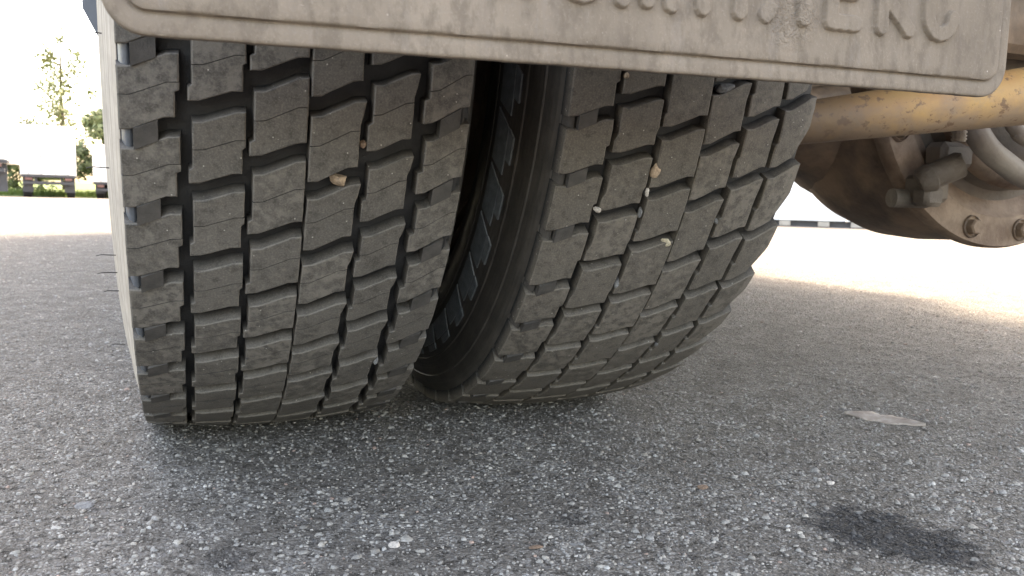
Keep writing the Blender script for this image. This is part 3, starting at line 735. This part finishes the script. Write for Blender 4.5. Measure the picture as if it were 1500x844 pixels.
# loose stones and leaf on the asphalt
def atz(px, py, z=0): dd = F + Rr*((px-750)/1186.06) + Ur*((422-py)/1186.06); t = (z-CAM.z)/dd.z; return CAM+dd*t
for (x, y, s, mt, lb, sd_) in ((.3045,-.5455,.0065,M_PBROWN,'reddish brown stone lying flat in the asphalt below the inner tyre',31),
                           (.1975,-.505,.0055,M_PWHITE,'pale flat stone in the asphalt at the bottom centre left',32), (.5205,-.47,.0065,M_PBROWN,'brown stone in the asphalt beside the dark oil stain',33),
                           (.655,-.50,.0055,M_PWHITE,'white chip in the asphalt just above the dark oil stain',34), (-.045,-.335,.0100,M_PGREY,'larger grey stone in the asphalt left of the outer tyre',35)):
    pebble((x, y, .0008), (s, s*.8, .0016), mt, lb, sd_, 0, 'asphalt_stone', 'stone')
# dry leaf
a, b = Vector((.884,-.283,0)), Vector((.939,-.368,0)); ax = (b-a); LN = ax.length; ax.normalize(); pr_ = Vector((-ax.y, ax.x, 0)); V = []; n = 16
W_ = [0, .0025, .0045, .008, .0115, .0125, .011, .0095, .0105, .0125, .0115, .009, .0075, .0065, .0045, .002, .0]
for i in range(n+1):
    t = i/n; c0 = a+ax*LN*t
    for j in range(-3, 4):
        q = c0+pr_*(1.4*W_[i]*j/3*(1+.12*math.sin(i*2.1+j))); V.append((q.x, q.y, .0022+.0005*math.sin(t*9)+.0020*(j/3)+.0005*math.sin(j*2+i*1.7)))
Fc = [(i*7+j, i*7+j+1, (i+1)*7+j+1, (i+1)*7+j) for i in range(n) for j in range(6)]
lf = obj('dry_leaf', V, Fc, M_LEAF, None, True); lf['label'] = 'flat dry grey brown leaf lying on the asphalt right of the inner tyre'; lf['category'] = 'leaf'
sm = lf.modifiers.new('thickness', 'SOLIDIFY'); sm.thickness = .0007

# ------------------------------------------------------------------ background
def trailer(x0, x1, y, z0, z1, length, rz, label, wheels=True):
    t = empty('trailer', ((x0+x1)/2, y, 0), label, 'trailer', 'white trailers parked at the left edge'); t.rotation_euler = (0, 0, rz); hw = (x1-x0)/2
    m = MB(); m.box((-hw, .06, z0), (hw, length, z1), .03); m.build('box_body', M_TARP, t)
    for s in (-1, 1):
        m = MB(); xa, xb = (s*.01, s*(hw-.08)); xa, xb = min(xa, xb), max(xa, xb); m.box((xa, .0, z0+.12), (xb, .055, z1-.1), .01)
        dr = m.build('rear_door', M_TARP, t)
        for q in (.25, .7):
            m = MB(); xx = s*hw*q; m.tube([(xx, -.04, z0+.1), (xx, -.04, z1-.12)], .02, 8); m.box((xx-.05, -.07, z0+.95), (xx+.05, -.03, z0+1.0)); m.build('lock_bar', M_ALU, dr)
        m = MB(); m.box((s*(hw-.35)-.15, -.06, z0-.16), (s*(hw-.35)+.15, -.01, z0-.04), .01); m.build('tail_lamp', M_REDL, t)
    m = MB(); m.box((-hw, -.01, z0-.02), (hw, .4, z0+.1), .01); m.box((-hw+.1, -.02, z0-.36), (hw-.1, .08, z0-.22), .01); m.box((-.6, .1, z0-.3), (-.5, length, z0-.03)); m.box((.5, .1, z0-.3), (.6, length, z0-.03))
    m.build('rear_frame', M_DARKM, t)
    for s in (-1, 1):
        m = MB(); m.box((s*(hw-.3)-.22, .3, .25), (s*(hw-.3)+.22, .33, z0-.03)); m.build('mud_guard', M_DARKM, t)
        for yy in ((1.1, 2.4) if wheels else ()):
            m = MB(); c = s*(hw-.24); m.lathe([(-.18, .25), (-.18, .44), (-.15, .49), (.15, .49), (.18, .44), (.18, .25)], 'X', 24, (c, yy, .49)); wv = m.build('wheel', M_TYRE, t)
trailer(-7.27, -4.90, 44, .98, 3.45, 12, rad(7), 'white box trailer seen from behind, standing in the middle of the parking row at left')
trailer(-12.2, -6.05, 34, 1.32, 4.3, 2.6, rad(0), 'white trailer with high floor cut off by the left edge of the photo', False)
trailer(-4.27, -1.80, 45, .72, 2.70, 11, rad(0), 'white trailer half hidden by the outer tyre, right of the other trailers')

gs = obj('grass_verge', [(-60, 47.5, .02), (12, 46.5, .02), (14, 90, 1.2), (-60, 90, 1.2)], [(0, 1, 2, 3)], M_GRASS); gs['kind'] = 'structure'
# grass tufts
V = []; Fc = []
for i in range(9000):
    x = rng.uniform(-16, 2); y = 47.6+rng.uniform(0, 6)**1.2; h = rng.uniform(.12, .5); a = rng.uniform(0, 6.28); w_ = .03
    dx, dy = math.cos(a)*w_, math.sin(a)*w_; k = len(V); lx, ly = rng.uniform(-.12, .12, 2)
    V += [(x-dx, y-dy, .0), (x+dx, y+dy, .0), (x+lx, y+ly, h)]; Fc.append((k, k+1, k+2))
o = obj('grass', V, Fc, M_GRASS, stuff=True); o['label'] = 'uncut green grass along the edge of the parking area'; o['category'] = 'grass'

def tree(x, y, h, cr, nleaf, mat, label, seed, low=.15, lsz=.16):
    rs = np.random.default_rng(seed); t = empty('tree', (x, y, 0), label, 'tree', 'trees behind the parked trailers')
    m = MB(); m.tube([(0,0,0), (.1,.05,h*.3), (-.05,.1,h*.6), (.05,0,h*.92)], [.18, .14, .09, .03], 9)
    tips = []
    for i in range(16):
        z = h*rs.uniform(low+.05, .85); a = rs.uniform(0, 6.28); L_ = cr*rs.uniform(.5, 1.)*(1.15-z/h*.8)
        e = (math.cos(a)*L_, math.sin(a)*L_, z+L_*rs.uniform(.2, .7)); m.tube([(0,0,z), (e[0]*.5, e[1]*.5, (z+e[2])/2-.1), e], [.06, .04, .015], 6); tips.append(e)
    m.build('trunk', M_BARK, t)
    cl = [(np.array(e), cr*rs.uniform(.22, .42)) for e in tips]+[(np.array((rs.normal(0, cr*.3), rs.normal(0, cr*.3), h*rs.uniform(low, 1.))), cr*rs.uniform(.2, .4)) for _ in range(16)]
    V = []; Fc = []
    for i in range(nleaf):
        c, r = cl[rs.integers(len(cl))]; d = rs.normal(size=3); d /= np.linalg.norm(d); p = c+d*r*rs.uniform(.4, 1.05); p[2] = max(p[2], .3)
        a = rs.normal(size=3); a /= np.linalg.norm(a); b = np.cross(a, d); b /= np.linalg.norm(b)+1e-9; s = lsz*rs.uniform(.6, 1.3); k = len(V)
        V += [p-a*s, p+b*s*.5, p+a*s, p-b*s*.5]; Fc.append((k, k+1, k+2, k+3))
    obj('crown', V, Fc, mat, t)
tree(-4.6, 56, 5.6, 2.0, 5000, M_LF1, 'dense green tree between the middle trailer and the right one', 1)
tree(-2.2, 58, 6.4, 2.2, 5000, M_LF1, 'green tree rising over the half hidden right trailer beside the tyre', 2)
tree(-7.6, 62, 11.5, 2.3, 1500, M_LF2, 'tall thin yellowish green tree standing above the middle trailer', 3, .25)
tree(-9.6, 60, 4.6, 2.4, 4500, M_LF1, 'bushy green tree seen under the high white trailer at left', 4, .05)
tree(-13.5, 60, 4.6, 2.4, 3500, M_LF1, 'bushy green tree at the far left edge under the high white trailer', 5, .05)

# long low white wall on a dark plinth at right
wa, wb = Vector((5.2, 14.25, 0)), Vector((16.5, 2.32, 0)); dv = (wb-wa); LL = dv.length; an = math.atan2(dv.y, dv.x)
wl = empty('white_wall', wa, 'long low white panel wall on a dark plinth with pale blocks, right of the inner tyre', 'wall'); wl.rotation_euler = (0, 0, an)
NPAN = 7
for i in range(NPAN):
    m = MB(); m.box((LL*i/NPAN+.01, -.04, .095), (LL*(i+1)/NPAN-.01, .10, 1.62), .008); m.build('wall_panel', M_WALLW, wl)
m = MB(); m.box((0, .03, 0), (LL, .09, .094)); m.build('plinth', M_DGAP, wl)
for i in range(26):
    m = MB(); xx = LL*(i+.5)/26+random.uniform(-.1, .1); m.box((xx-.09, -.03, .0), (xx+.09, .025, .092), .01); m.build('plinth_block', M_CONC, wl)
